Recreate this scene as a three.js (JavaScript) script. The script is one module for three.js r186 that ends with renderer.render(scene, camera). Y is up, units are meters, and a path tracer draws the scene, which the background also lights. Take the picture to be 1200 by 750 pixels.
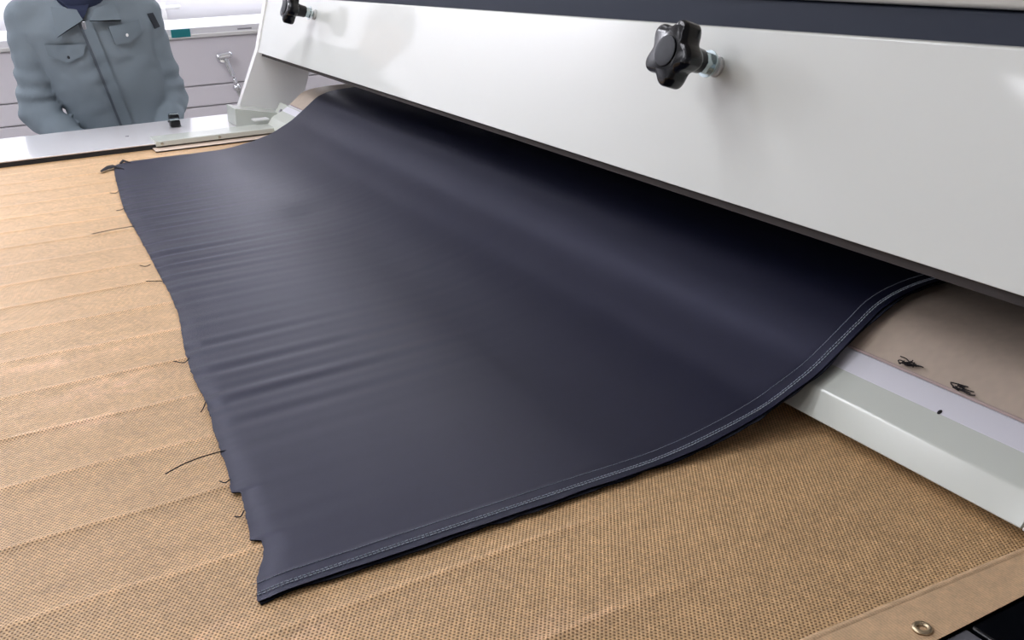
import * as THREE from 'three';
import { MarchingCubes } from 'three/addons/objects/MarchingCubes.js';
import { RoundedBoxGeometry } from 'three/addons/geometries/RoundedBoxGeometry.js';
import { RectAreaLightUniformsLib } from 'three/addons/lights/RectAreaLightUniformsLib.js';
import { mergeGeometries, mergeVertices, toCreasedNormals } from 'three/addons/utils/BufferGeometryUtils.js';

/* ------------------------------------------------------------------ camera, light, exposure */
const scene = new THREE.Scene();
const renderer = new THREE.WebGLRenderer({ antialias: true });
renderer.toneMapping = THREE.LinearToneMapping;
renderer.toneMappingExposure = 0.80;
renderer.shadowMap.enabled = true;
RectAreaLightUniformsLib.init();

const camera = new THREE.PerspectiveCamera(37.061, 1.6, 0.05, 60);
camera.position.set(0, 1.45, 0);
camera.quaternion.setFromRotationMatrix(new THREE.Matrix4().makeBasis(
  new THREE.Vector3(0.87648886, -0.03259843, 0.48031721),
  new THREE.Vector3(0.20451407, 0.92841608, -0.31018959),
  new THREE.Vector3(-0.43582252, 0.37010934, 0.82041319)));
scene.add(camera);
scene.background = new THREE.Color(0x20242a);

const CEIL = 3.0;
const LAMP_NITS = 9, BACK_NITS = 34;                          // radiance of every ceiling diffuser
// x, z, length along x, width along z (metres)
const LAMPS = [
  [-3.3, -2.85, 1.7, 0.5], [-0.3, -2.2, 1.7, 0.5],
  [-3.3, -0.4, 1.7, 0.5], [-2.0, -1.5, 1.7, 0.5],
  [-1.1, -5.4, 1.7, 0.5], [2.5, -5.4, 1.7, 0.5],
];

/* ------------------------------------------------------------------ helpers */
const H = 0.5;                                // one survey unit (camera height above the belt) in metres
const CY = 1.45;
const V = (x, y, z) => new THREE.Vector3(x * H, CY + y * H, z * H);
function mulberry(a) { return () => { a |= 0; a = a + 0x6D2B79F5 | 0; let t = Math.imul(a ^ a >>> 15, 1 | a); t = t + Math.imul(t ^ t >>> 7, 61 | t) ^ t; return ((t ^ t >>> 14) >>> 0) / 4294967296; }; }
const rnd = mulberry(71);
const clamp = (x, a, b) => Math.min(b, Math.max(a, x));
const smooth = (a, b, x) => { const t = clamp((x - a) / (b - a), 0, 1); return t * t * (3 - 2 * t); };
const lerp = (a, b, t) => a + (b - a) * t;
function hash3(x, y, z) { let h = Math.imul(x, 374761393) ^ Math.imul(y, 668265263) ^ Math.imul(z, 2147483647 - 1013); h = Math.imul(h ^ h >>> 13, 1274126177); return ((h ^ h >>> 16) >>> 0) / 4294967296; }
function noise3(x, y, z) {
  const X = Math.floor(x), Y = Math.floor(y), Z = Math.floor(z), f = t => t * t * (3 - 2 * t);
  const u = f(x - X), v = f(y - Y), w = f(z - Z); let r = 0;
  for (let i = 0; i < 8; i++) { const a = i & 1, b = i >> 1 & 1, c = i >> 2; r += hash3(X + a, Y + b, Z + c) * (a ? u : 1 - u) * (b ? v : 1 - v) * (c ? w : 1 - w); }
  return r * 2 - 1;
}
const noise2 = (x, y) => noise3(x, y, 7.3);
function interp(table, x) {                   // monotone cubic through [x, y] pairs
  const n = table.length; if (x <= table[0][0]) return table[0][1]; if (x >= table[n - 1][0]) return table[n - 1][1];
  let i = 0; while (table[i + 1][0] < x) i++;
  const s = k => (table[k + 1][1] - table[k][1]) / (table[k + 1][0] - table[k][0]);
  const m = k => { if (k <= 0) return s(0); if (k >= n - 1) return s(n - 2); const a = s(k - 1), b = s(k); return a * b <= 0 ? 0 : 2 * a * b / (a + b); };
  const [x0, y0] = table[i], [x1, y1] = table[i + 1], d = x1 - x0, t = (x - x0) / d;
  return y0 * (1 + 2 * t) * (1 - t) ** 2 + m(i) * d * t * (1 - t) ** 2 + y1 * t * t * (3 - 2 * t) + m(i + 1) * d * t * t * (t - 1);
}

const used = new Map(), bases = new Map();
function numbered(n) { const k = used.get(n) || 0; used.set(n, k + 1); return k ? n + '_' + String(k).padStart(3, '0') : n; }
function tag(o, label, category, group) { o.userData.label = label; o.userData.category = category; if (group) o.userData.group = group; return o; }
function thing(name, label, category, base, group) {
  const o = new THREE.Group(); o.name = numbered(name); o.position.copy(base); scene.add(o); bases.set(o, base.clone());
  return tag(o, label, category, group);
}
function part(name, geo, mat, parent, label) {   // geo in world coordinates
  const g = geo.clone(), b = bases.get(parent); g.translate(-b.x, -b.y, -b.z);
  const m = new THREE.Mesh(g, mat); m.name = name; m.castShadow = m.receiveShadow = true; parent.add(m); bases.set(m, b);
  if (label) m.userData.label = label;
  return m;
}
function struct(name, geo, mat) { const m = new THREE.Mesh(geo, mat); m.name = name; m.userData.kind = 'structure'; m.castShadow = m.receiveShadow = true; scene.add(m); bases.set(m, new THREE.Vector3()); return m; }
function boxM(x0, x1, y0, y1, z0, z1, r = 0.003) {   // metres
  const w = x1 - x0, h = y1 - y0, d = z1 - z0;
  const g = r > 0 ? new RoundedBoxGeometry(w, h, d, 2, Math.min(r, w / 2.01, h / 2.01, d / 2.01)) : new THREE.BoxGeometry(w, h, d);
  g.translate((x0 + x1) / 2, (y0 + y1) / 2, (z0 + z1) / 2); return g;
}
const boxH = (x0, x1, y0, y1, z0, z1, r) => boxM(x0 * H, x1 * H, CY + y0 * H, CY + y1 * H, z0 * H, z1 * H, r);
function roundPoly(pts, r, seg = 4) {         // rounds the corners of a polygon; r is one radius or one per corner
  const out = [], n = pts.length;
  pts.forEach((p, i) => {
    const a = pts[(i + n - 1) % n], b = pts[(i + 1) % n], R = Array.isArray(r) ? r[i] : r;
    const da = [a[0] - p[0], a[1] - p[1]], db = [b[0] - p[0], b[1] - p[1]], la = Math.hypot(...da), lb = Math.hypot(...db), q = Math.min(R, la * .48, lb * .48);
    if (q < 1e-6) { out.push(p); return; }
    const s = [p[0] + da[0] / la * q, p[1] + da[1] / la * q], e = [p[0] + db[0] / lb * q, p[1] + db[1] / lb * q];
    for (let k = 0; k <= seg; k++) { const t = k / seg; out.push([(1 - t) ** 2 * s[0] + 2 * t * (1 - t) * p[0] + t * t * e[0], (1 - t) ** 2 * s[1] + 2 * t * (1 - t) * p[1] + t * t * e[1]]); }
  });
  return out;
}
function sweep(poly, stations, place, crease = 0.6) {   // closed polygon carried through stations; place(a, b, station) -> Vector3
  const n = poly.length, m = stations.length, P = stations.map(s => poly.map(p => place(p[0], p[1], s)));
  const per = [0]; for (let i = 1; i <= n; i++) { const a = poly[i - 1], b = poly[i % n]; per.push(per[i - 1] + Math.hypot(a[0] - b[0], a[1] - b[1])); }
  const area = poly.reduce((t, p, i) => { const q = poly[(i + 1) % n]; return t + p[0] * q[1] - p[1] * q[0]; }, 0);
  const e0 = P[0][1].clone().sub(P[0][0]), span = P[m - 1][0].clone().sub(P[0][0]);
  const pos = [], nor = [], uv = [], put = (p, q, a, b) => { pos.push(p.x, p.y, p.z); nor.push(q.x, q.y, q.z); uv.push(a * H, b * H); };
  const cent = P[0].reduce((t, p) => t.add(p), new THREE.Vector3()).divideScalar(n);
  // sign that turns edge x span outward, from the signed area in the frame of the first section
  let sv = 0; for (let i = 0; i < n; i++) sv += P[0][i].clone().sub(cent).cross(P[0][(i + 1) % n].clone().sub(cent)).dot(span);
  const sg = sv > 0 ? 1 : -1;
  const face = (k, i) => { const k1 = Math.min(k, m - 2); return P[k][(i + 1) % n].clone().sub(P[k][i]).cross(P[k1 + 1][i].clone().sub(P[k1][i])).multiplyScalar(sg).normalize(); };
  const N = (k, i, end) => {                   // normal of edge i at its start (end = 0) or end vertex: the longer neighbour rules, so flats stay flat
    const f = face(k, i), o = (i + (end ? 1 : n - 1)) % n, g = face(k, o); if (f.angleTo(g) > crease) return f;
    const lf = per[i + 1] - per[i], lg = per[o + 1] - per[o]; return lf > 3 * lg ? f : lg > 3 * lf ? g : f.add(g).normalize();
  };
  for (let k = 0; k < m - 1; k++) for (let i = 0; i < n; i++) {
    const j = (i + 1) % n, A = [P[k][i], N(k, i, 0), stations[k], per[i]], B = [P[k][j], N(k, i, 1), stations[k], per[i + 1]], C = [P[k + 1][i], N(k + 1, i, 0), stations[k + 1], per[i]], D = [P[k + 1][j], N(k + 1, i, 1), stations[k + 1], per[i + 1]];
    for (const v of sg > 0 ? [A, B, C, B, D, C] : [A, C, B, B, C, D]) put(...v);
  }
  const tri = THREE.ShapeUtils.triangulateShape(poly.map(p => new THREE.Vector2(...p)), []);
  for (const k of [0, m - 1]) for (const t of tri) {
    const q = t.map(i => P[k][i]), nn = q[1].clone().sub(q[0]).cross(q[2].clone().sub(q[0])).normalize(), flip = (nn.dot(span) > 0) !== (k > 0); if (flip) nn.negate();
    for (const i of flip ? [0, 2, 1] : [0, 1, 2]) put(q[i], nn, poly[t[i]][0], poly[t[i]][1]);
  }
  const g = new THREE.BufferGeometry(); g.setAttribute('position', new THREE.Float32BufferAttribute(pos, 3)); g.setAttribute('normal', new THREE.Float32BufferAttribute(nor, 3)); g.setAttribute('uv', new THREE.Float32BufferAttribute(uv, 2));
  return g;
}
const alongZ = (a, b, z) => V(a, b, z);       // profile in x, y; stations in z
const alongX = (a, b, x) => V(x, b, a);       // profile in z, y; stations in x
function sheet(nu, nv, pos, thick, uvOf) {    // a solid sheet: top grid, bottom grid and rim; pos(u, v) -> Vector3 in metres
  const P = [], N = []; for (let i = 0; i <= nu; i++) for (let j = 0; j <= nv; j++) P.push(pos(i / nu, j / nv));
  const at = (i, j) => P[clamp(i, 0, nu) * (nv + 1) + clamp(j, 0, nv)];
  for (let i = 0; i <= nu; i++) for (let j = 0; j <= nv; j++) N.push(at(i, j + 1).clone().sub(at(i, j - 1)).cross(at(i + 1, j).clone().sub(at(i - 1, j))).normalize());
  const pp = [], nn = [], uv = [], idx = [], n = P.length;
  P.forEach((p, k) => { pp.push(p.x, p.y, p.z); nn.push(N[k].x, N[k].y, N[k].z); uv.push(...(uvOf ? uvOf(p) : [p.x, p.z])); });
  P.forEach((p, k) => { pp.push(p.x - N[k].x * thick, p.y - N[k].y * thick, p.z - N[k].z * thick); nn.push(-N[k].x, -N[k].y, -N[k].z); uv.push(...(uvOf ? uvOf(p) : [p.x, p.z])); });
  for (let i = 0; i < nu; i++) for (let j = 0; j < nv; j++) { const a = i * (nv + 1) + j, b = a + 1, c = a + nv + 1, d = c + 1; idx.push(a, b, c, b, d, c, n + a, n + c, n + b, n + b, n + c, n + d); }
  const rim = []; for (let i = 0; i < nu; i++) rim.push([i, 0]); for (let j = 0; j < nv; j++) rim.push([nu, j]); for (let i = nu; i > 0; i--) rim.push([i, nv]); for (let j = nv; j > 0; j--) rim.push([0, j]);
  rim.forEach(([i, j], k) => {
    const [i2, j2] = rim[(k + 1) % rim.length], a = i * (nv + 1) + j, b = i2 * (nv + 1) + j2, o = pp.length / 3;
    const e = P[b].clone().sub(P[a]).cross(N[a]).normalize();
    for (const [q, t] of [[a, 0], [b, 0], [a, 1], [b, 1]]) { const p = P[q], m = N[q]; pp.push(p.x - m.x * thick * t, p.y - m.y * thick * t, p.z - m.z * thick * t); nn.push(-e.x, -e.y, -e.z); uv.push(p.x, p.z); }
    idx.push(o, o + 2, o + 1, o + 1, o + 2, o + 3);
  });
  const g = new THREE.BufferGeometry(); g.setAttribute('position', new THREE.Float32BufferAttribute(pp, 3)); g.setAttribute('normal', new THREE.Float32BufferAttribute(nn, 3)); g.setAttribute('uv', new THREE.Float32BufferAttribute(uv, 2)); g.setIndex(idx);
  return g;
}
function tube(points, r, seg = 24, rad = 6) { return new THREE.TubeGeometry(new THREE.CatmullRomCurve3(points), seg, r, rad, false); }
function along(geo, origin, dir) { const g = geo.clone(); g.applyQuaternion(new THREE.Quaternion().setFromUnitVectors(new THREE.Vector3(0, 1, 0), dir.clone().normalize())); g.translate(origin.x, origin.y, origin.z); return g; }
const prep = g => { const q = g.index ? g.toNonIndexed() : g.clone(); for (const k of Object.keys(q.attributes)) if (!['position', 'normal', 'uv'].includes(k)) q.deleteAttribute(k); if (!q.attributes.uv) q.setAttribute('uv', new THREE.Float32BufferAttribute(new Float32Array(q.attributes.position.count * 2), 2)); return q; };
const merge = list => mergeGeometries(list.map(prep));

/* textures */
function tex(size, fn, srgb, repeat) {
  const d = new Uint8Array(size * size * 4);
  for (let j = 0; j < size; j++) for (let i = 0; i < size; i++) { const c = fn(i, j), o = (j * size + i) * 4; d[o] = c[0]; d[o + 1] = c[1] ?? c[0]; d[o + 2] = c[2] ?? c[0]; d[o + 3] = 255; }
  const t = new THREE.DataTexture(d, size, size, THREE.RGBAFormat); t.wrapS = t.wrapT = THREE.RepeatWrapping; t.magFilter = THREE.LinearFilter; t.minFilter = THREE.LinearMipmapLinearFilter; t.generateMipmaps = true;
  if (srgb) t.colorSpace = THREE.SRGBColorSpace; if (repeat) t.repeat.set(repeat, repeat); t.needsUpdate = true; return t;
}
function tileNoise(size, cells, seed) {        // tileable value noise
  return (i, j) => { const x = i / size * cells, y = j / size * cells, X = Math.floor(x), Y = Math.floor(y), f = t => t * t * (3 - 2 * t), u = f(x - X), v = f(y - Y), h = (a, b) => hash3((a % cells + cells) % cells, (b % cells + cells) % cells, seed); return (h(X, Y) * (1 - u) + h(X + 1, Y) * u) * (1 - v) + (h(X, Y + 1) * (1 - u) + h(X + 1, Y + 1) * u) * v; };
}
const orangePeel = tex(256, (() => { const a = tileNoise(256, 48, 3), b = tileNoise(256, 16, 5); return (i, j) => [clamp(128 + 90 * (a(i, j) - .5) + 70 * (b(i, j) - .5), 0, 255)]; })(), false, 6);

/* open mesh of coated glass yarn: staggered cells 3.8 x 5.8 mm, 64 x 32 cells to the tile */
const MS = 1024, CX = 16, CZ = 32;
const meshHeight = (i, j) => {                 // 0 in an opening, 1 on the yarn
  const f = (x, y) => { const a = x - Math.round(x), b = y - Math.round(y); return Math.exp(-((a / .27) ** 2 + (b / .19) ** 2) * 1.15); };
  const x = i / CX, y = j / CZ; return 1 - Math.min(1, f(x, y) + f(x + .5, y + .5));
};
const mn1 = tileNoise(MS, 64, 11), mn2 = tileNoise(MS, 9, 13), mn3 = tileNoise(MS, 256, 17);
const beltMap = tex(MS, (i, j) => {
  const h = meshHeight(i, j), k = smooth(.08, .85, h), v = .9 + .14 * mn1(i, j) + .05 * (mn2(i, j) - .5) + .12 * (mn3(i, j) - .5);
  return [lerp(128, 232, k) * v, lerp(92, 192, k) * v, lerp(56, 142, k) * v].map(c => clamp(c, 0, 255));
}, true);
const beltBump = tex(MS, (i, j) => [clamp(255 * smooth(.05, 1, meshHeight(i, j)), 0, 255)], false);
for (const t of [beltMap, beltBump]) t.repeat.set(1 / (64 * .0038), 1 / (32 * .0058));
const tn1 = tileNoise(512, 128, 23), tn2 = tileNoise(512, 24, 29);
const tapeMap = tex(512, (i, j) => { const r = .5 + .5 * Math.sin(i / 512 * 2 * Math.PI * 64), v = .93 + .07 * r + .08 * (tn1(i, j) - .5) + .07 * (tn2(i, j) - .5); return [226 * v, 190 * v, 150 * v]; }, true);
const tapeBump = tex(512, (i, j) => [128 + 90 * Math.sin(i / 512 * 2 * Math.PI * 64)], false);
for (const t of [tapeMap, tapeBump]) t.repeat.set(1 / .16, 1 / .16);
const twillMap = tex(512, (() => { const a = tileNoise(512, 128, 31), b = tileNoise(512, 12, 37); return (i, j) => { const w = .5 + .5 * Math.sin((i + j) / 512 * 2 * Math.PI * 64), v = .82 + .2 * w + .16 * (a(i, j) - .5) + .1 * (b(i, j) - .5); return [20 * v, 22 * v, 40 * v]; }; })(), true);
twillMap.repeat.set(1 / .06, 1 / .06);
const twillBump = tex(512, (i, j) => [128 + 100 * Math.sin((i + j) / 512 * 2 * Math.PI * 64)], false);
twillBump.repeat.set(1 / .06, 1 / .06);
const clothBump = tex(256, (() => { const a = tileNoise(256, 64, 41); return (i, j) => [128 + 50 * Math.sin(i * .8) + 50 * Math.sin(j * .8) + 40 * (a(i, j) - .5)]; })(), false, 12);
const feltMap = tex(512, (() => { const a = tileNoise(512, 90, 43), b = tileNoise(512, 10, 47); return (i, j) => { const v = .97 + .04 * (a(i, j) - .5) + .03 * (b(i, j) - .5); return [200 * v, 182 * v, 164 * v]; }; })(), true);
feltMap.repeat.set(2, 2);

/* materials */
const std = (color, roughness, o = {}) => new THREE.MeshPhysicalMaterial({ color, roughness, ...o });
const M = {
  white: std(0xe2e0dd, .32, { bumpMap: orangePeel, bumpScale: .00006 }),
  panel: std(0xd9dcd6, .4, { clearcoat: .6, clearcoatRoughness: .06 }),
  rail: std(0xf6f4f6, .3, { clearcoat: 1, clearcoatRoughness: .12 }),
  white2: std(0xdad9d8, .38), barGreen: std(0xd0d4cb, .15), barTop: std(0xdcdbe2, .5),
  grey: std(0x8d8b90, .5), slate: std(0x343a48, .6), seal: std(0x3a3432, .85), track: std(0x26272b, .7),
  blackPlastic: std(0x07090e, .2, { specularIntensity: .8 }), capPlastic: std(0x1c2028, .55),
  zinc: std(0xc6d4d6, .22, { metalness: 1 }), chrome: std(0xdcdde0, .12, { metalness: 1 }), nylon: std(0xe8e8e6, .4),
  belt: std(0xffffff, .52, { map: beltMap, bumpMap: beltBump, bumpScale: .0006, vertexColors: true }),
  tape: std(0xffffff, .5, { map: tapeMap, bumpMap: tapeBump, bumpScale: .0002 }),
  navy: std(0xffffff, .42, { ior: 1.5, specularColor: new THREE.Color(.66, .67, 1), map: twillMap, bumpMap: twillBump, bumpScale: .00008, sheen: 1, sheenRoughness: .22, sheenColor: new THREE.Color(.36, .33, .80) }),
  navyDark: std(0x1c2030, .8), thread: std(0xc4ccd8, .6), fray: std(0x15131c, .9),
  felt: std(0xffffff, .6, { map: feltMap }), lint: std(0x241f22, .95),
  dark: std(0x1a1c22, .7), undercarriage: std(0x6a6a70, .6), brass: std(0xcbb99a, .35, { metalness: .9 }),
};

/* ------------------------------------------------------------------ the room */
const RX0 = -5.2, RX1 = 5.2, RZ0 = -5.75, RZ1 = 3.2;
const wallMat = std(0xf2f1f4, .85), floorMat = std(0x8a8782, .6), ceilMat = std(0xdcdcdc, .9);
struct('floor', boxM(RX0 - .15, RX1 + .15, -.15, 0, RZ0 - .15, RZ1 + .15, 0), floorMat);
struct('ceiling', boxM(RX0 - .15, RX1 + .15, CEIL, CEIL + .15, RZ0 - .15, RZ1 + .15, 0), ceilMat);
struct('wall_back', boxM(RX0 - .15, RX1 + .15, 0, CEIL, RZ0 - .15, RZ0, 0), wallMat);
struct('wall_front', boxM(RX0 - .15, RX1 + .15, 0, CEIL, RZ1, RZ1 + .15, 0), wallMat);
struct('wall_left', boxM(RX0 - .15, RX0, 0, CEIL, RZ0, RZ1, 0), wallMat);
struct('wall_right', boxM(RX1, RX1 + .15, 0, CEIL, RZ0, RZ1, 0), wallMat);

function ceilingLamp(x, z, w, d) {
  const t = thing('ceiling_lamp', 'long white flat ceiling lamp with a glowing diffuser', 'ceiling lamp', new THREE.Vector3(x, CEIL - .06, z), 'ceiling lamps over the room');
  part('lamp_housing', boxM(x - w / 2 - .02, x + w / 2 + .02, CEIL - .05, CEIL, z - d / 2 - .02, z + d / 2 + .02, .004), M.white2, t);
  part('lamp_diffuser', boxM(x - w / 2, x + w / 2, CEIL - .058, CEIL - .05, z - d / 2, z + d / 2, 0), std(0xffffff, .6, { emissive: 0xf4f6ff, emissiveIntensity: 4 }), t);
  const L = new THREE.RectAreaLight(0xf6f7ff, z < -4 ? BACK_NITS : LAMP_NITS, w, d); L.position.set(0, -.005, 0); L.rotation.x = -Math.PI / 2; t.add(L);
}
for (const l of LAMPS) ceilingLamp(...l);

/* ------------------------------------------------------------------ the machine */
const BELT_Y = -1.0, ZN = -0.72, ZF = -5.5;   // belt level, near and far belt edges
const XS = -2.2, XE = 2.7;                    // belt start and end under the housing
const machine = thing('fabric_finishing_machine', 'large white fabric finishing machine with a slanted front hood over a brown mesh belt', 'machine', V(1.0, -2.9, -3.2));

// base cabinet under the belt
part('base_cabinet', boxH(XS, 3.8, -2.9, -1.09, ZF - .35, ZN - .02, .01), M.white2, machine);
part('belt_bed', boxH(XS, 3.0, -1.085, -1.035, ZF, ZN - .03, .003), M.undercarriage, machine, 'dark bed plate under the mesh belt');

// far rail: broad white beam beside the belt, dark track on its inner side, a cover strip near the hood
part('far_rail', sweep(roundPoly([[-5.5, -.968], [-5.5, -.976], [-5.515, -.976], [-5.515, -1.35], [-6.24, -1.35], [-6.24, -.968]], .006), [XS, 2.6], alongX), M.rail, machine);
part('track_strip', boxH(XS, 2.5, -1.03, -.977, -5.514, -5.502, .002), M.track, machine, 'dark rubber track strip along the inner side of the white rail');
part('rail_cover', sweep(roundPoly([[-5.47, -.955], [-5.47, -.984], [-5.499, -.984], [-5.499, -.967], [-5.66, -.967], [-5.66, -.955]], .006), [.76, 1.56], alongX), M.barGreen, machine);
for (const x of [.79, 1.1]) part('screw', along(new THREE.CylinderGeometry(.004, .004, .003, 12), V(x, -.97, -5.468), new THREE.Vector3(0, 0, 1)), M.zinc, machine);
part('rail_screw', along(new THREE.CylinderGeometry(.005, .005, .0025, 14), V(.66, -.967, -5.82), new THREE.Vector3(0, 1, 0)), M.grey, machine);

// near side: dark frame below the belt edge
part('near_frame', boxH(XS, 1.148, -1.09, -1.0, -.7175, -.5, .002), M.undercarriage, machine, 'grey frame bar under the near belt edge');
const motorBox = part('near_cover', boxH(1.155, 1.9, -1.25, -.998, -.7175, -.45, .003), M.blackPlastic, machine, 'glossy black cover beside the near belt edge');

// lip bar in front of the apron
const lipPoly = roundPoly([[1.405, -.967], [1.445, -.9185], [1.51, -.888], [1.512, -.93], [1.47, -.972], [1.412, -.971]], [.003, .0045, .003, .003, .003, .003]);
const lipBar = part('lip_bar', sweep(lipPoly, [-5.62, -4, -2.5, -.815], alongZ), M.barGreen, machine, 'pale green grey bent lip bar across the belt');
part('lip_bar_end', sweep(lipPoly.map(p => [1.455 + (p[0] - 1.455) * 1.02, -.93 + (p[1] + .93) * 1.02]), [-.81, -.62], alongZ), M.white, machine, 'white end piece of the lip bar');
part('lip_strip', sweep(roundPoly([[1.508, -.8885], [1.555, -.860], [1.562, -.862], [1.562, -.93], [1.513, -.93]], [.002, .003, .002, .002, .002]), [-5.62, -.62], alongZ), M.barTop, machine, 'matte white strip along the top of the lip bar');
part('speck', along(new THREE.SphereGeometry(.0022, 8, 6).scale(1.4, .4, 1), V(1.511, -.886, -1.075), new THREE.Vector3(-.5, .85, 0)), M.lint, machine);

// fabric path, used by the apron and the cloth
const PATH = [[.2, -1], [1.0, -1], [1.1, -.997], [1.2, -.987], [1.315, -.963], [1.385, -.938], [1.454, -.909], [1.515, -.873], [1.575, -.833], [1.64, -.791], [1.70, -.773], [1.78, -.765], [1.9, -.763], [2.7, -.763]];
const path = x => interp(PATH, x);

// the hood: slanted front panel, far side plate, dark band, upper housing
const lowY = z => -.580, lowX = z => 1.44 - .0085 * z, upY = z => lerp(-.196, -.262, (z + .7) / -5.275), upX = z => lowX(z) + .32 * (upY(z) + .58);
const DN = new THREE.Vector3(-.952, .305, 0);
const panelPlace = (a, b, z) => { const x = lerp(lowX(z), upX(z), a), y = lerp(lowY(z), upY(z), a); return V(x - .952 * b, y + .305 * b, z); };
const panelPoly = roundPoly([[0, 0], [1, 0], [1.03, -.05], [1.012, -.055], [.97, -.012], [.03, -.012], [.03, -.05], [0, -.05]], [.004, .012, 0, 0, 0, 0, 0, 0]);
part('front_panel', sweep(panelPoly, [-5.975, -5, -4, -3, -2, -1.3, -.66], panelPlace, .7), M.panel, machine, 'broad slanted white front panel of the hood');
part('seal_strip', sweep([[.0, -.012], [.0, -.03], [-.045, -.03], [-.045, -.012]], [-5.9, -.66], (a, b, z) => panelPlace(a, b - .004, z)), M.seal, machine, 'dark brown seal strip under the front panel');
const plate = (pts, z0, z1, r = .006) => sweep(roundPoly(pts, r), [z0, z1], alongZ);
part('side_plate', plate([[1.49, -.56], [1.583, -.26], [1.98, -.26], [1.845, -.58], [1.70, -.958], [1.325, -.905]], -5.99, -5.93), std(0xf1f0ee, .4), machine, 'slanted white side plate carrying the far end of the hood');
part('foot_bracket', plate([[1.255, -.967], [1.262, -.862], [1.30, -.872], [1.60, -.935], [1.62, -.967]], -5.93, -5.72), M.barGreen, machine);
const hinge = part('hinge_bracket', plate([[1.487, -.945], [1.547, -.862], [1.562, -.872], [1.502, -.955]], -5.78, -5.37, .006), M.barGreen, machine, 'tilted white bracket with two bolts at the far end of the lip bar');
for (const z of [-5.68, -5.56]) part('bolt', along(new THREE.CylinderGeometry(.007, .007, .007, 6), V(1.517, -.9, z), new THREE.Vector3(-.81, .585, 0)), M.grey, hinge);
part('added_glint', boxH(1.34, 1.43, -.935, -.925, -5.7, -5.62, .003), M.nylon, machine);  // pale block added to stand for a small glare by the foot bracket
part('hood_deck', boxH(1.66, 2.0, -.32, -.29, -5.95, -.66, .003), M.slate, machine);
part('dark_band', boxH(1.9, 1.96, -.42, -.172, -5.95, -.4, .004), M.slate, machine, 'dark slate band behind the top edge of the front panel');
part('added_lining', sweep([[.04, -.014], [.98, -.014], [.98, -.024], [.04, -.024]], [-5.9, -.68], panelPlace), M.dark, machine, 'dark board added behind the front panel to darken the cloth reflection');  // unseen board, added so the rising cloth mirrors a dark interior
part('added_baffle', boxH(1.9, 1.96, -.72, -.43, -5.9, -.42, .003), M.dark, machine, 'dark box added inside the hood to darken the cloth reflection');  // likewise added, keeps the cream housing out of the cloth reflection
part('upper_housing', boxH(1.965, 3.8, -.70, .55, -5.95, -.4, .012), std(0xd9d4c8, .5), machine, 'cream upper housing of the machine');
part('housing_visor', boxH(1.88, 1.97, -.169, .5, -5.95, -.4, .006), std(0xd9d4c8, .5), machine, 'cream front of the upper housing');
part('lower_housing', boxH(2.75, 3.8, -1.085, -.83, -5.9, -.7, .006), M.white2, machine);

function knobProfile() {
  const s = new THREE.Shape(), N = 120; for (let i = 0; i <= N; i++) { const t = i / N * Math.PI * 2, r = .0325 + .0052 * Math.cos(5 * t + 2.2) ; i ? s.lineTo(r * Math.cos(t), r * Math.sin(t)) : s.moveTo(r * Math.cos(t), r * Math.sin(t)); }
  return s;
}
const knobBody = (() => {
  const g = new THREE.ExtrudeGeometry(knobProfile(), { depth: .016, bevelEnabled: true, bevelThickness: .006, bevelSize: .006, bevelOffset: -.004, bevelSegments: 5, curveSegments: 8 });
  g.rotateX(-Math.PI / 2); g.translate(0, .058, 0);                 // axis along +y, from .052 to .080
  const hub = new THREE.LatheGeometry([[0, .026], [.013, .026], [.0142, .028], [.0150, .042], [.0185, .054], [.019, .058], [0, .058]].map(p => new THREE.Vector2(...p)), 32);
  return merge([toCreasedNormals(g, .7), hub]);
})();
const capGeo = new THREE.LatheGeometry([[0, .0806], [.0165, .0806], [.0178, .0812], [.0172, .0822], [.012, .0828], [0, .083]].map(p => new THREE.Vector2(...p)), 40);
const nutGeo = new THREE.CylinderGeometry(.0135, .0135, .010, 6).translate(0, .0205, 0);
const nut2Geo = new THREE.CylinderGeometry(.0162, .0162, .0022, 28).translate(0, .0145, 0);
const studGeo = new THREE.CylinderGeometry(.0065, .0065, .026, 18).translate(0, .013, 0);
const washerGeo = new THREE.LatheGeometry([[.0066, 0], [.0125, 0], [.0125, .0045], [.0115, .0055], [.0066, .0055]].map(p => new THREE.Vector2(...p)), 28);
for (const [z, y] of [[-1.823, -.298], [-4.975, -.324]]) {
  const x = lowX(z) + .32 * (y + .58), o = V(x, y, z), put = g => along(g, o, DN);
  const k = part('star_knob', put(knobBody), M.blackPlastic, machine, z > -3 ? 'black five lobed star knob nearer the viewer' : 'black star knob at the far end of the hood');
  part('cap_disc', put(capGeo), M.capPlastic, k); part('nut', merge([put(nutGeo), put(nut2Geo)]), M.zinc, k); part('stud', put(studGeo), M.zinc, k); part('washer', put(washerGeo), M.nylon, k);
}

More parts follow.
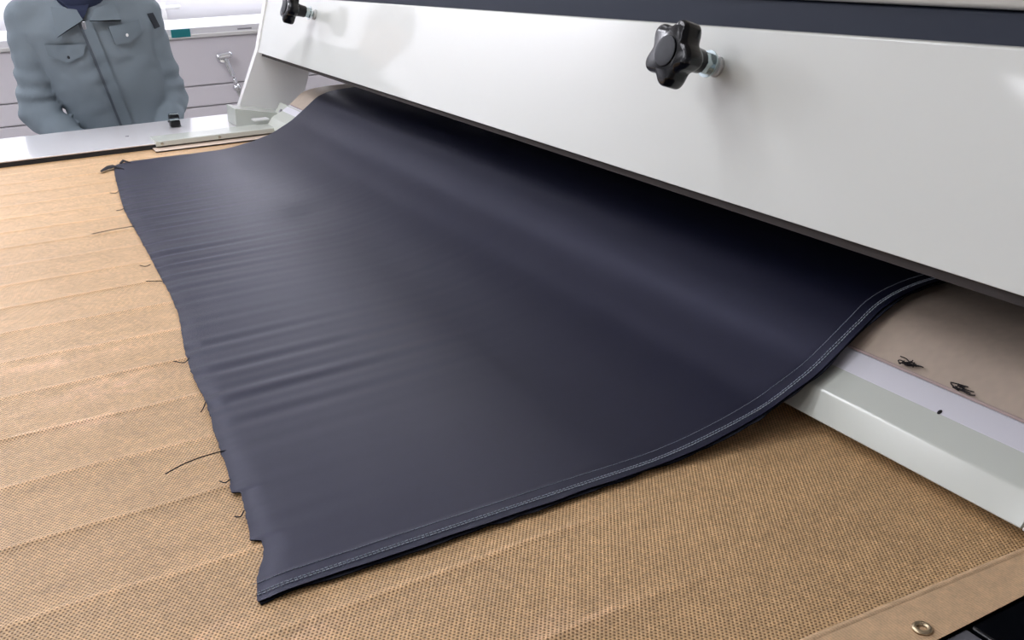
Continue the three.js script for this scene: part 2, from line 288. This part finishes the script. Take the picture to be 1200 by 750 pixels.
/* ------------------------------------------------------------------ brown mesh belt */
const belt = thing('mesh_belt', 'brown open mesh conveyor belt lying flat under the dark cloth', 'conveyor belt', V(0, -1.02, -3.1));
const wob = (z, x) => z + .006 * noise2(x * 2.3, z * 3.1) + .0035 * noise2(x * 7.1, z * 5.3);
function beltY(x, z) {                        // height above the belt plane in survey units
  const fade = 1 - .85 * smooth(.55, 1.1, x + .12 * noise2(x * 3, z * 2)), zz = wob(z, x);
  const k = Math.round((zz + 1.497) / -.2365), d = zz - (-1.497 - .2365 * k);
  const strength = .55 + .45 * noise2(x * 1.7 + k * 9.1, k * 3.7);
  let h = .0052 * strength * Math.exp(-((d / .0075) ** 2)) + .0034 * Math.exp(-((d / .034) ** 2)) * (.7 + .3 * noise2(x * .9, k * 1.3));
  h += .0016 * noise2(x * 1.6, z * 9);
  return h * fade + .0012 * noise2(x * 4, z * 4);
}
{
  const g = sheet(150, 900, (u, v) => { const x = lerp(XS, XE, u), z = lerp(ZF, ZN, v); return V(x, BELT_Y + beltY(x, z) * smooth(ZF, ZF + .05, z), z); }, .0035);
  const P = g.attributes.position, c = new Float32Array(P.count * 3);
  for (let i = 0; i < P.count; i++) {
    const x = P.getX(i) / H, z = P.getZ(i) / H;
    const n = noise2(x * 1.3, z * 1.9) * .06 + noise2(x * 5, z * 11) * .03 + noise2(x * .7, z * 24) * .03;
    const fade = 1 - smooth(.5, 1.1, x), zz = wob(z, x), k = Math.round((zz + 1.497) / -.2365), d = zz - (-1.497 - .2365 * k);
    const ridgeShine = .35 * fade * Math.exp(-((d / .009) ** 2)) * (.6 + .4 * noise2(x * 6, k * 2.3));        // highlights on the crease tops, painted in as a paler, pinker colour
    let patch = 0; for (const [px, pz, a, b] of [[.03, -2.62, .17, .05], [.12, -2.38, .15, .07], [.05, -2.2, .1, .045], [.62, -1.05, .10, .03], [.28, -1.22, .05, .03], [.15, -1.3, .05, .03]]) patch += Math.exp(-(((x - px) / a) ** 2 + ((z - pz) / b) ** 2)) * clamp(.5 + .9 * noise2(x * 40, z * 40), 0, 1);  // specular glints on the weave, painted in as paler flecks
    const w = .92 + n + .9 * ridgeShine + .35 * patch; c[i * 3] = w; c[i * 3 + 1] = w * (.985 + .05 * ridgeShine); c[i * 3 + 2] = w * (.97 + .25 * ridgeShine + .2 * patch);
  }
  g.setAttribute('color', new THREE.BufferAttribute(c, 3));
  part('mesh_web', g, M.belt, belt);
  const hemIn = x => -.797 + .05 * clamp(x - 1.2, -.5, .6);
  const hem = part('edge_tape', sheet(90, 6, (u, v) => { const x = lerp(XS, XE, u), z = lerp(hemIn(x), ZN + .002, v); return V(x, BELT_Y + .006 + .0008 * noise2(x * 5, z * 9), z); }, .0022), M.tape, belt, 'smooth tan edge tape along the near edge of the belt');
  part('edge_fold', sheet(90, 3, (u, v) => { const x = lerp(XS, XE, u), z = lerp(hemIn(x) - .013, hemIn(x) - .001, v); return V(x, BELT_Y + .0045 + .002 * Math.sin(v * Math.PI), z); }, .0012), M.tape, belt);
  part('edge_tape', sheet(90, 4, (u, v) => { const x = lerp(XS, XE, u), z = lerp(ZF, ZF + .12, v); return V(lerp(.74, XE, u), BELT_Y + .0085, z); }, .0025), std(0xe9d3c0, .35, { bumpMap: tapeBump, bumpScale: .0001 }), belt, 'edge tape along the far belt edge, coloured pale for reflected light');  // reflected light is put into this paler tape colour
  const e = new THREE.LatheGeometry([[.0036, .0005], [.0042, .0022], [.0062, .0026], [.0074, .0012], [.0078, .0002], [.0036, .0002]].map(p => new THREE.Vector2(...p)), 32);
  const eo = V(1.0825, BELT_Y + .0068, -.7455); e.translate(eo.x, eo.y, eo.z);
  const ey = part('eyelet', e, M.brass, hem, 'metal eyelet set in the edge tape');
}

/* ------------------------------------------------------------------ beige apron under the hood */
const apron = thing('apron', 'smooth beige padded apron rising behind the white lip bar and passing under the hood', 'apron', V(2.0, -.8, -3.1));
part('apron_cover', sheet(60, 60, (u, v) => { const x = lerp(1.5605, 2.74, u ** 1.4), z = lerp(-5.64, -.5, v), s = smooth(1.58, 1.68, x); return V(x, lerp(-.8615 + (x - 1.5605) * .72, path(x) - .012, s) + 0, z); }, .006), M.felt, apron);
part('apron_edge', tube(Array.from({ length: 12 }, (_, i) => V(1.5625, -.8592, lerp(-5.6, -.55, i / 11))), .0018, 60, 6), std(0xb9a5a0, .8), apron, 'pinkish piped edge of the apron');

/* ------------------------------------------------------------------ dark cloth */
const cloth = thing('dark_cloth', 'wide dark navy cloth with a stitched near edge rising from the belt under the hood', 'cloth', V(1.0, -1.0, -3.2));
const ZC0 = -5.2, ZC1 = -1.335;
const LEFT = [[-5.21, .545], [-5.15, .505], [-5.05, .486], [-4.6, .444], [-4.1, .408], [-3.6, .397], [-3.25, .387], [-3.0, .380], [-2.79, .368], [-2.6, .343], [-2.45, .325], [-2.27, .312], [-2.15, .309], [-2.02, .298], [-1.88, .285], [-1.76, .276], [-1.72, .268], [-1.70, .2665], [-1.692, .281], [-1.64, .274], [-1.57, .264], [-1.53, .258], [-1.517, .2545], [-1.508, .271], [-1.47, .268], [-1.41, .240], [-1.335, .221]];
const leftEdge = z => interp(LEFT, z) + .0025 * noise2(z * 60, 1.5) + .0015 * noise2(z * 170, 3.5);
const farEdge = x => ZC0 + .008 * noise2(x * 9, 2.2) + .004 * noise2(x * 27, 5.1) - .10 * smooth(1.2, 1.7, x) ;
const nearEdge = x => ZC1 + .0035 * noise2(x * 14, 8.2);
function clothY(x, z) {
  const base = path(x), dl = Math.max(0, x - leftEdge(z)), flat = 1 - smooth(.95, 1.25, x);
  let w = 0;
  const env = Math.exp(-((dl / .36) ** 1.3)) * smooth(-4.9, -4.0, z) * (1 - .9 * smooth(-2.3, -1.7, z)), zz = z + .02 * noise2(x * 2, z * 2) + .05 * x;
  const m = .5 + .5 * noise2(z * 3.3, x * 1.4);
  w += env * m * (.0036 * Math.sin(zz * 62 + 1.2 * Math.sin(z * 5)) + .0022 * Math.sin(zz * 101 + 2));
  w += .0022 * noise2(x * 1.6, z * 2.6) * flat + .0012 * noise2(x * 2.4 + 3, z * 6) ;
  const seam = smooth(-1.392, -1.386, z) * .0016, drop = -.004 * Math.exp(-((dl / .03) ** 2)), fe = -.003 * Math.exp(-(((z - ZC0) / .05) ** 2));
  return base + .0125 + w + seam + (drop + fe) * flat + .008 * smooth(1.0, 1.25, x) * (1 - smooth(1.5, 1.7, x));
}
{
  const xOf = (u, z) => lerp(leftEdge(z), 2.6, u < .5 ? u * .8 : lerp(.4, 1, (u - .5) / .5));
  part('cloth_panel', sheet(220, 640, (u, v) => {
    let z = lerp(ZC0, ZC1, v), x = xOf(u, z);
    z = lerp(farEdge(x), nearEdge(x), v); x = xOf(u, z);
    return V(x, clothY(x, z), z);
  }, .0012, p => [p.x, p.z]), M.navy, cloth);
  // lower ply of the seam, a little proud of the upper one
  part('seam_ply', sheet(240, 3, (u, v) => { const x = lerp(.225, 2.5, u), z = lerp(-1.36, ZC1 + .0025 + .006 * noise2(x * 11, 4.4) + .004 * noise2(x * 31, 1.1), v); return V(x, clothY(x, -1.37) - .0038 - .0015 * v, z); }, .0009), M.navyDark, cloth, 'darker lower ply showing below the seam');
  const stitchRow = (z0, pitch, len, wid, both) => {
    const out = [], q = new THREE.Vector3();
    let x = .226; while (x < 2.1) {
      const s = pitch * (.94 + .12 * rnd()), z = z0 + .0007 * (rnd() - .5) + .002 * noise2(x * 6, z0 * 50), a = V(x, clothY(x, z), z), b = V(x + len, clothY(x + len, z), z), mid = a.clone().add(b).multiplyScalar(.5), d = b.clone().sub(a);
      const g = new THREE.CylinderGeometry(wid, wid, d.length(), 5, 1); g.scale(1, 1, .6);
      out.push(along(g, mid.add(q.set(0, .0003, 0)), d)); x += s;
    }
    return merge(out);
  };
  const st = (z, pitch, len, wid, label) => { const m = part('stitching', stitchRow(z, pitch, len, wid), M.thread, cloth, label); m.userData.kind = 'stuff'; };
  st(-1.3525, .0078, .0058, .0008, 'pale stitch line next to the cloth edge'); st(-1.3585, .0078, .0056, .0006, 'second pale stitch line'); st(-1.3845, .0072, .0064, .00032, 'thin grey stitch line further in');
  // loose threads and frayed corner
  const TH = [[[.298, -1.875], [.27, -1.873], [.215, -1.868], [.165, -1.84]], [[.378, -3.33], [.36, -3.31], [.345, -3.34]], [[.38, -3.12], [.36, -3.13], [.335, -3.15]], [[.44, -4.55], [.42, -4.5], [.40, -4.53]], [[.408, -3.88], [.33, -3.87], [.25, -3.86]], [[.33, -2.43], [.31, -2.40], [.29, -2.43]], [[.31, -2.14], [.295, -2.1], [.288, -2.09]], [[.275, -1.75], [.262, -1.74], [.255, -1.755]], [[.415, -4.2], [.395, -4.17], [.38, -4.18]], [[.27, -1.62], [.258, -1.60], [.25, -1.61]]];
  for (const t of TH) part('loose_thread', tube(t.map(([x, z], i) => V(x, BELT_Y + .009 + .002 * (i % 2), z)), .0007, 16, 5), M.fray, cloth);
  const curl = (pts, w0) => sheet(24, 6, (u, v) => { const k = u * (pts.length - 1), i = Math.min(pts.length - 2, Math.floor(k)), t = k - i, a = pts[i], b = pts[i + 1], wv = (v - .5) * w0 * Math.sin(Math.PI * clamp(u * .9 + .1, 0, 1)); return V(lerp(a[0], b[0], t), lerp(a[1], b[1], t) + .007 * (1 - (2 * v - 1) ** 2) * Math.sin(Math.PI * u), lerp(a[2], b[2], t) + wv); }, .0012);
  part('frayed_corner', curl([[.42, -.988, -5.03], [.46, -.986, -5.09], [.49, -.985, -5.10], [.53, -.986, -4.99]], .075), M.fray, cloth, 'frayed dark tail at the far corner');
  part('frayed_corner', curl([[.528, -.988, -5.17], [.55, -.984, -5.2], [.582, -.988, -5.13]], .05), M.fray, cloth);
}
// lint on the apron edge
function tuft(label, x, y, z, n, r, spread) {
  const list = []; for (let i = 0; i < n; i++) { const p = [V(x, y, z)]; for (let k = 0; k < 4; k++) { const q = p[k].clone(); q.x += (rnd() - .5) * r; q.y += rnd() * r * .25; q.z += (rnd() - .4) * r * spread; p.push(q); } list.push(tube(p, .0006, 12, 5)); }
  const t = thing('lint_tuft', label, 'lint', V(x, y, z)); part('fibre_bundle', merge(list), M.lint, t);
}
tuft('largest dark tuft of lint lying on the beige apron edge near the cloth', 1.572, -.851, -1.215, 14, .009, 1.5);
tuft('flat thin streak of dark lint farther right on the beige apron edge', 1.567, -.855, -1.09, 7, .007, 3);

/* ------------------------------------------------------------------ small clamp on the rail */
const clampT = thing('rail_clamp', 'small black two piece clamp sitting on the white rail in front of the person', 'clamp', V(.96, -.968, -6.05));
for (const [x, y, z] of [[.985, -.944, -6.17], [.952, -.946, -5.96]]) {
  const p = V(x, y, z), k = part('clamp_knob', new RoundedBoxGeometry(.030, .020, .026, 3, .005).translate(p.x, p.y, p.z), M.blackPlastic, clampT);
  part('top_plate', new RoundedBoxGeometry(.026, .004, .022, 2, .0018).translate(p.x, p.y + .0115, p.z), M.zinc, k);
}
part('clamp_base', boxH(.945, .985, -.9675, -.958, -6.17, -5.95, .002), M.dark, clampT);

/* ------------------------------------------------------------------ far worktable and what is on it */
const table = thing('worktable', 'long white worktable with grey panelled front behind the person', 'worktable', V(0, -2.9, -10.3));
const cab = std(0xe8e3e8, .55);
part('worktop', boxH(-6, 6.2, -.775, -.69, -11.3, -9.97, .006), std(0xf0eff2, .4), table);
part('edge_trim', boxH(-6, 6.2, -.79, -.755, -9.975, -9.955, .003), M.white, table);
for (const [y0, y1] of [[-1.248, -.795], [-1.452, -1.256], [-2.9, -1.46]]) part('front_panel', boxH(-6, 6.2, y0, y1, -10.06, -10, .008), cab, table);
part('carcass', boxH(-6, 6.2, -2.9, -.78, -11.3, -10.07, 0), M.grey, table);
part('sticker', boxH(1.69, 1.87, -.775, -.70, -9.955, -9.95, .001), std(0x0c8086, .5), table, 'teal sticker on the worktop edge');
part('slot', boxH(2.33, 2.47, -.742, -.728, -9.97, -9.965, .001), M.grey, table);
const tap = thing('spray_gun', 'chrome spray gun with a cross head hanging in front of the grey worktable panel', 'spray gun', V(2.2, -1.35, -9.9));
part('cross_head', merge([along(new THREE.CapsuleGeometry(.017, .05, 6, 16), V(2.15, -.975, -9.9), new THREE.Vector3(1, .12, 0)), along(new THREE.CylinderGeometry(.02, .024, .03, 20), V(2.13, -1.0, -9.92), new THREE.Vector3(0, .2, 1))]), M.chrome, tap);
part('shaft', tube([V(2.155, -1.0, -9.9), V(2.18, -1.08, -9.9), V(2.205, -1.17, -9.9)], .014, 12, 12), M.chrome, tap);
part('coupling', along(new THREE.CapsuleGeometry(.011, .016, 5, 14), V(2.222, -1.225, -9.9), new THREE.Vector3(-.2, 1, 0)), M.chrome, tap);
part('nozzle', merge([along(new THREE.SphereGeometry(.02, 18, 14), V(2.232, -1.29, -9.9), new THREE.Vector3(0, 1, 0)), along(new THREE.CylinderGeometry(.013, .006, .045, 16), V(2.242, -1.345, -9.9), new THREE.Vector3(-.2, 1, 0))]), M.chrome, tap);
part('mounting_pipe', along(new THREE.CylinderGeometry(.009, .009, .045, 12), V(2.13, -1.0, -9.948), new THREE.Vector3(0, 0, 1)), M.chrome, tap);
const hookT = thing('wall_hook', 'pale T shaped hook on the bright wall above the teal sticker', 'hook', V(1.9, -.62, -11.5));
part('bar', along(new THREE.CapsuleGeometry(.012, .13, 5, 12), V(1.93, -.57, -11.42), new THREE.Vector3(1, .03, 0)), M.nylon, hookT);
part('stem', merge([along(new THREE.CylinderGeometry(.012, .015, .12, 12), V(1.9, -.64, -11.42), new THREE.Vector3(0, 1, 0)), along(new THREE.CylinderGeometry(.01, .01, .045, 10), V(1.9, -.58, -11.46), new THREE.Vector3(0, 0, 1))]), M.nylon, hookT);
/* ------------------------------------------------------------------ the person behind the far rail */
const person = thing('person', 'person in a grey zip jacket and navy collar standing behind the far white rail', 'person', new THREE.Vector3(.42, 0, -3.42));
{
  const K = 1.032, J = (x, y, z) => V(x * K, y * K, z * K);       // joints in survey units, stepped back from the rail
  const cap = (p, a, b, ra, rb) => { const abx = b.x - a.x, aby = b.y - a.y, abz = b.z - a.z, t = clamp(((p.x - a.x) * abx + (p.y - a.y) * aby + (p.z - a.z) * abz) / (abx * abx + aby * aby + abz * abz), 0, 1); return Math.hypot(p.x - a.x - t * abx, p.y - a.y - t * aby, p.z - a.z - t * abz) - lerp(ra, rb, t); };
  const smin = (a, b, k) => { const h = clamp(.5 + .5 * (b - a) / k, 0, 1); return lerp(b, a, h) - k * h * (1 - h); };
  const ell = (p, c, rx, ry, rz) => { const x = (p.x - c.x) / rx, y = (p.y - c.y) / ry, z = (p.z - c.z) / rz, k = Math.hypot(x, y, z); return (k - 1) * Math.min(rx, ry, rz); };
  function field(fn, lo, hi, cell) {
    const res = Math.ceil(Math.max(hi.x - lo.x, hi.y - lo.y, hi.z - lo.z) / cell) + 4, size = (res - 0) * cell, c = lo.clone().add(hi).multiplyScalar(.5);
    const mc = new MarchingCubes(res, new THREE.MeshBasicMaterial(), false, false, 400000); mc.isolation = 0;
    const p = new THREE.Vector3(), half = res / 2;
    for (let k = 0; k < res; k++) for (let j = 0; j < res; j++) for (let i = 0; i < res; i++) {
      p.set((i - half) / half, (j - half) / half, (k - half) / half).multiplyScalar(size / 2).add(c);
      mc.field[i + j * res + k * res * res] = (p.x < lo.x - cell || p.x > hi.x + cell || p.y < lo.y - cell || p.y > hi.y + cell || p.z < lo.z - cell || p.z > hi.z + cell) ? -1 : -fn(p);
    }
    mc.update();
    const n = mc.count, g = new THREE.BufferGeometry(), pos = new Float32Array(n * 3);
    for (let i = 0; i < n; i++) { pos[i * 3] = mc.positionArray[i * 3] * size / 2 + c.x; pos[i * 3 + 1] = mc.positionArray[i * 3 + 1] * size / 2 + c.y; pos[i * 3 + 2] = mc.positionArray[i * 3 + 2] * size / 2 + c.z; }
    g.setAttribute('position', new THREE.BufferAttribute(pos, 3));
    const q = mergeVertices(g, 1e-5); q.computeVertexNormals();
    // outward check
    const uv = new Float32Array(q.attributes.position.count * 2); for (let i = 0; i < uv.length / 2; i++) { uv[2 * i] = q.attributes.position.getX(i) * 4; uv[2 * i + 1] = q.attributes.position.getY(i) * 4; }
    q.setAttribute('uv', new THREE.BufferAttribute(uv, 2)); return q;
  }
  const hip = J(.79, -1.18, -6.62), waist = J(.735, -.95, -6.58), chest = J(.66, -.6, -6.52), neck = J(.615, -.30, -6.47), head = J(.60, .03, -6.36);
  const shR = J(.31, -.34, -6.52), elR = J(.275, -.88, -6.56), wrR = J(.50, -1.16, -6.27), shL = J(.945, -.36, -6.52), elL = J(1.035, -.86, -6.56), wrL = J(.94, -1.16, -6.27);
  const torsoRows = [[0, .148, .115], [.25, .146, .11], [.62, .166, .118], [.85, .165, .105], [1, .075, .07]];   // along hip -> neck: half width, half depth
  const row = (t, k) => interp(torsoRows.map(r => [r[0], r[k]]), t);
  const spine = [hip, waist, chest, neck], cum = [0]; for (let i = 1; i < 4; i++) cum.push(cum[i - 1] + spine[i].distanceTo(spine[i - 1]));
  const torso = (p, grow) => {                 // elliptical section following the leaning spine
    const y = clamp(p.y, hip.y, neck.y); let i = 0; while (i < 2 && spine[i + 1].y < y) i++;
    const s = (y - spine[i].y) / (spine[i + 1].y - spine[i].y), cx = lerp(spine[i].x, spine[i + 1].x, s), cz = lerp(spine[i].z, spine[i + 1].z, s), t = lerp(cum[i], cum[i + 1], s) / cum[3];
    const a = row(t, 1) + grow, b = row(t, 2) + grow, X = Math.abs(p.x - cx) / a, Z = Math.abs(p.z - cz) / b, e = 2.3, k = (X ** e + Z ** e) ** (1 / e);
    const side = (k - 1) * Math.min(a, b), cut = Math.max(p.y - neck.y, hip.y - p.y);
    return cut > 0 ? Math.max(side, 0) + cut * .9 : side;
  };
  const folds = p => {
    const r = (.5 + .5 * noise3(p.x * 5, p.y * 5, p.z * 5));
    return .006 * noise3((p.x + p.y * .8) * 16, (p.y - p.x * .4) * 34, p.z * 12) * r + .003 * noise3(p.x * 9 + p.y * 14, p.y * 9 - p.x * 12, p.z * 8);
  };
  const armFold = (p, a, b) => { const d = b.clone().sub(a), L = d.length(), t = p.clone().sub(a).dot(d) / L; return .0048 * Math.sin(t * 105 + 3 * noise3(p.x * 14, p.y * 10, p.z * 14)) * (.35 + .65 * smooth(.08, .24, t)); };
  const jacket = p => {
    let d = torso(p, .012);
    d = smin(d, cap(p, chest.clone().add(new THREE.Vector3(0, .13, 0)), shR, .085, .062), .05); d = smin(d, cap(p, chest.clone().add(new THREE.Vector3(0, .13, 0)), shL, .085, .062), .05);
    for (const [s, e, w] of [[shR, elR, wrR], [shL, elL, wrL]]) {
      let a = cap(p, s, e, .062, .055) + armFold(p, s, e), f = cap(p, e, w, .055, .043) + armFold(p, e, w);
      a = smin(a, f, .025); d = smin(d, a, .007);
    }
    return d + folds(p);
  };
  const noseDir = new THREE.Vector3(.12, -.28, 1).normalize(), headQ = new THREE.Quaternion().setFromUnitVectors(new THREE.Vector3(0, 0, 1), noseDir), inv = headQ.clone().invert();
  const lp = new THREE.Vector3(), at3 = (x, y, z) => new THREE.Vector3(x, y, z);
  const skull = p => {
    lp.copy(p).sub(head).applyQuaternion(inv); const q = lp.clone(); q.x = Math.abs(q.x);
    let d = ell(q, at3(0, .022, -.012), .076, .096, .094);
    d = smin(d, ell(q, at3(0, -.055, .028), .054, .062, .062), .04);                                   // jaw
    d = smin(d, cap(q, at3(0, .012, .083), at3(0, -.026, .105), .008, .013), .012);                     // nose
    d = smin(d, ell(q, at3(.011, -.03, .094), .009, .008, .01), .008);
    d = smin(d, cap(q, at3(.012, .028, .078), at3(.042, .026, .066), .008, .007), .014);                // brow
    d = -smin(-d, ell(q, at3(.031, .008, .092), .017, .011, .016), .01);                               // eye socket
    d = smin(d, ell(q, at3(.031, .009, .07), .0125, .0115, .0125), .003);
    d = smin(d, ell(q, at3(0, -.056, .086), .023, .0055, .009), .006); d = smin(d, ell(q, at3(0, -.066, .085), .02, .006, .009), .006);
    d = smin(d, ell(q, at3(.077, -.005, -.008), .008, .031, .019), .008);                               // ear
    return d;
  };
  const neckBone = p => cap(p, neck.clone().add(new THREE.Vector3(0, -.04, 0)), head.clone().add(new THREE.Vector3(0, -.05, -.02)), .058, .052);
  const legs = [[J(.66, -1.3, -6.65), new THREE.Vector3(.31, .48, -3.40), new THREE.Vector3(.30, .09, -3.46)], [J(.90, -1.3, -6.65), new THREE.Vector3(.51, .48, -3.40), new THREE.Vector3(.53, .09, -3.46)]];
  const bodyCore = p => {
    let d = torso(p, -.012); d = smin(d, neckBone(p), .03);
    for (const [s, e, w] of [[shR, elR, wrR], [shL, elL, wrL]]) { d = smin(d, cap(p, s, e, .046, .038), .02); d = smin(d, cap(p, e, w, .038, .026), .01); }
    for (const [h, k, a] of legs) { d = smin(d, cap(p, h, k, .075, .052), .03); d = smin(d, cap(p, k, a, .052, .036), .015); }
    return d;
  };
  const bb = (...v) => { const b = new THREE.Box3().setFromPoints(v); return [b.min, b.max]; };
  const pieces = [];
  pieces.push(field(bodyCore, new THREE.Vector3(.05, .05, -3.62), new THREE.Vector3(.72, 1.4, -3.1), .014));
  { const [lo, hi] = bb(head.clone().addScalar(-.145), head.clone().addScalar(.145)); pieces.push(field(p => smin(skull(p), neckBone(p), .03), lo, hi, .004)); }
  // hands: palm, four unequal bent fingers, thumb from the side; resting on the outer face of the rail
  const handGeo = (w, el, side) => {
    const f = w.clone().sub(el).normalize(), down = new THREE.Vector3(0, -1, 0), out = new THREE.Vector3(side, 0, 0);
    const dir = f.clone().multiplyScalar(.55).add(down.clone().multiplyScalar(.75)).add(new THREE.Vector3(0, 0, -.25)).normalize(), across = out.clone().sub(dir.clone().multiplyScalar(out.dot(dir))).normalize(), pn = new THREE.Vector3().crossVectors(dir, across).normalize();
    if (pn.z < 0) pn.negate();
    const P = (a, b, c) => w.clone().addScaledVector(dir, a).addScaledVector(across, b).addScaledVector(pn, c);
    const fingers = [[.027, .040, .025, .020], [.009, .045, .028, .021], [-.009, .042, .026, .020], [-.026, .033, .020, .017]];
    const fn = p => {
      let d = cap(p, P(-.02, 0, 0), P(.02, 0, 0), .024, .022);
      for (const b of [-.022, -.007, .008, .022]) d = smin(d, cap(p, P(.02, b * .7, 0), P(.082, b, 0), .013, .0115), .012);
      for (const [b, l1, l2, l3] of fingers) { const a = P(.085, b, 0), q = P(.085 + l1 * .92, b * 1.06, -l1 * .38), r = P(.085 + l1 * .92 + l2 * .72, b * 1.06, -l1 * .38 - l2 * .7), s = P(.085 + l1 * .92 + l2 * .72 + l3 * .45, b * 1.04, -l1 * .38 - l2 * .7 - l3 * .9); let e = cap(p, a, q, .0095, .0085); e = smin(e, cap(p, q, r, .0085, .0078), .003); e = smin(e, cap(p, r, s, .0078, .007), .003); d = smin(d, e, .004); }
      let th = cap(p, P(.018, .022, -.004), P(.05, .046, -.016), .0135, .0105); th = smin(th, cap(p, P(.05, .046, -.016), P(.084, .050, -.028), .0105, .0085), .004); return smin(d, th, .008);
    };
    const [lo, hi] = bb(P(-.05, -.07, -.09), P(.2, .08, .03), P(-.05, .08, -.09), P(.2, -.07, .03), P(-.05, -.07, .03), P(.2, .08, -.09)); return field(fn, lo, hi, .0036);
  };
  pieces.push(handGeo(wrR, elR, 1), handGeo(wrL, elL, -1));
  const skin = std(0xc79a7e, .55), cloth1 = std(0x7a868e, .85, { bumpMap: clothBump, bumpScale: .0002 }), cloth2 = std(0x707c84, .85), navy = std(0x232c47, .85), black = std(0x1c1d22, .6);
  const body = part('body', merge(pieces), skin, person);
  const jk = part('jacket', field(jacket, new THREE.Vector3(.03, .78, -3.64), new THREE.Vector3(.70, 1.37, -3.05), .0075), cloth1, person, 'grey work jacket');
  // front surface of the jacket at (x, y)
  const pr = new THREE.Vector3(), front = (x, y) => { let z = -3.0; for (let i = 0; i < 90; i++) { pr.set(x, y, z); const d = jacket(pr); if (d < .0006) break; z -= Math.max(d * .7, .0004); if (z < -3.7) break; } return z; };
  const patch = (corner, nu, nv, lift, thick) => sheet(nu, nv, (u, v) => { const q = corner(u, v); return new THREE.Vector3(q.x, q.y, front(q.x, q.y) + lift + (q.l || 0)); }, thick, null);
  const quad = (a, b, c, d, mid = 0) => (u, v) => ({ x: lerp(lerp(a[0], b[0], v), lerp(d[0], c[0], v), u), y: lerp(lerp(a[1], b[1], v), lerp(d[1], c[1], v), u) - mid * u * (1 - Math.abs(2 * v - 1)) });
  const S = (x, y) => { const p = J(x, y, 0); return [p.x, p.y]; };
  // u runs downward (a-b top edge, d-c bottom edge), v to the wearer's left
  const pk = (a, b, c, d, mid) => { const f = part('pocket_flap', patch(quad(S(...a), S(...b), S(...c), S(...d), mid), 14, 24, .006, .004), cloth2, jk); return f; };
  pk([.365, -.475], [.575, -.485], [.555, -.545], [.375, -.54], .022); pk([.715, -.40], [.90, -.375], [.90, -.445], [.735, -.50], .012);
  const badgeDark = std(0x262c34, .7);
  const dot = (x, y, m) => { const [a, b] = S(x, y); part('button', along(new THREE.SphereGeometry(.0055, 12, 8).scale(1, .5, 1), new THREE.Vector3(a, b, front(a, b) + .009), new THREE.Vector3(0, 0, 1)), m, jk); };
  dot(.475, -.553, M.dark); dot(.81, -.452, M.nylon);
  const zipX = y => .585 + .155 * ((-.33 - y) / .72);
  part('zip_placket', patch((u, v) => { const y = lerp(-.36, -1.14, u), [a, b] = S(zipX(y) + (v - .5) * .075, y); return { x: a, y: b }; }, 70, 8, .005, .003), cloth2, jk);
  part('zip', patch((u, v) => { const y = lerp(-.36, -1.14, u), [a, b] = S(zipX(y) + (v - .5) * .014 - .03, y); return { x: a, y: b }; }, 70, 2, .0065, .003), std(0x4a535c, .5), jk);
  { const [a, b] = S(.585, -.375); part('zip_pull', boxM(a - .006, a + .006, b - .018, b + .008, front(a, b) + .006, front(a, b) + .012, .002), M.chrome, jk); }
  part('shirt_front', patch(quad(S(.47, -.232), S(.665, -.232), S(.592, -.345), S(.575, -.345)), 14, 14, .007, .003), navy, person, 'navy shirt showing in the open neck');
  for (const [s, pts] of [['collar', [[.44, -.28], [.565, -.30], [.585, -.355], [.43, -.44]]], ['collar', [[.66, -.30], [.78, -.27], [.79, -.37], [.62, -.36]]]])
    part(s, patch((u, v) => { const q = quad(S(...pts[0]), S(...pts[1]), S(...pts[2]), S(...pts[3]), 0)(u, v); return { x: q.x, y: q.y, l: .012 * u }; }, 16, 16, .010, .005), cloth2, jk);
  part('shirt_collar', (() => { const g = new THREE.LatheGeometry([[.060, -.055], [.075, -.05], [.072, .03], [.068, .075], [.062, .074], [.058, -.05]].map(p => new THREE.Vector2(...p)), 40); const d = head.clone().sub(neck); return along(g, neck.clone().add(new THREE.Vector3(0, -.005, .008)), d); })(), navy, person, 'navy shirt collar at the neck');
  { const [a, b] = S(.99, -.385); part('sleeve_badge', patch((u, v) => { const q = quad([a - .014, b + .02], [a + .004, b + .022], [a + .020, b - .022], [a + .002, b - .026])(u, v); return q; }, 8, 8, .003, .002), badgeDark, jk, 'dark badge on the sleeve'); }
  // trousers, shoes, hair
  const trousers = p => { let d = torso(p, .004); d = Math.max(d, p.y - .93); for (const [h, k, a] of legs) { d = smin(d, cap(p, h, k, .092, .072), .03); d = smin(d, cap(p, k, a, .072, .058), .015); } return Math.max(d, .07 - p.y); };
  part('trousers', field(trousers, new THREE.Vector3(.14, .05, -3.66), new THREE.Vector3(.70, .95, -3.2), .013), std(0x2a2d36, .85), person, 'dark trousers');
  for (const [, , a] of legs) part('shoe', field(p => Math.max(Math.min(smin(ell(p, new THREE.Vector3(a.x, .03, a.z + .07), .046, .045, .13), cap(p, new THREE.Vector3(a.x, .05, a.z), new THREE.Vector3(a.x, .10, a.z), .045, .042), .03), 9), -p.y + .001), new THREE.Vector3(a.x - .06, -.01, a.z - .08), new THREE.Vector3(a.x + .06, .16, a.z + .22), .007), black, person);
  part('hair', field(p => { lp.copy(p).sub(head).applyQuaternion(inv); const q = lp.clone(); let d = ell(q, at3(0, .03, -.018), .084, .1, .098); d = Math.max(d, -ell(q, at3(0, -.045, .075), .09, .1, .085)); d = Math.max(d, -(q.y + .055)); return d + .002 * noise3(p.x * 160, p.y * 40, p.z * 160); }, head.clone().addScalar(-.14), head.clone().addScalar(.15), .005), std(0x17140f, .6), person, 'short black hair');
}

renderer.render(scene, camera);
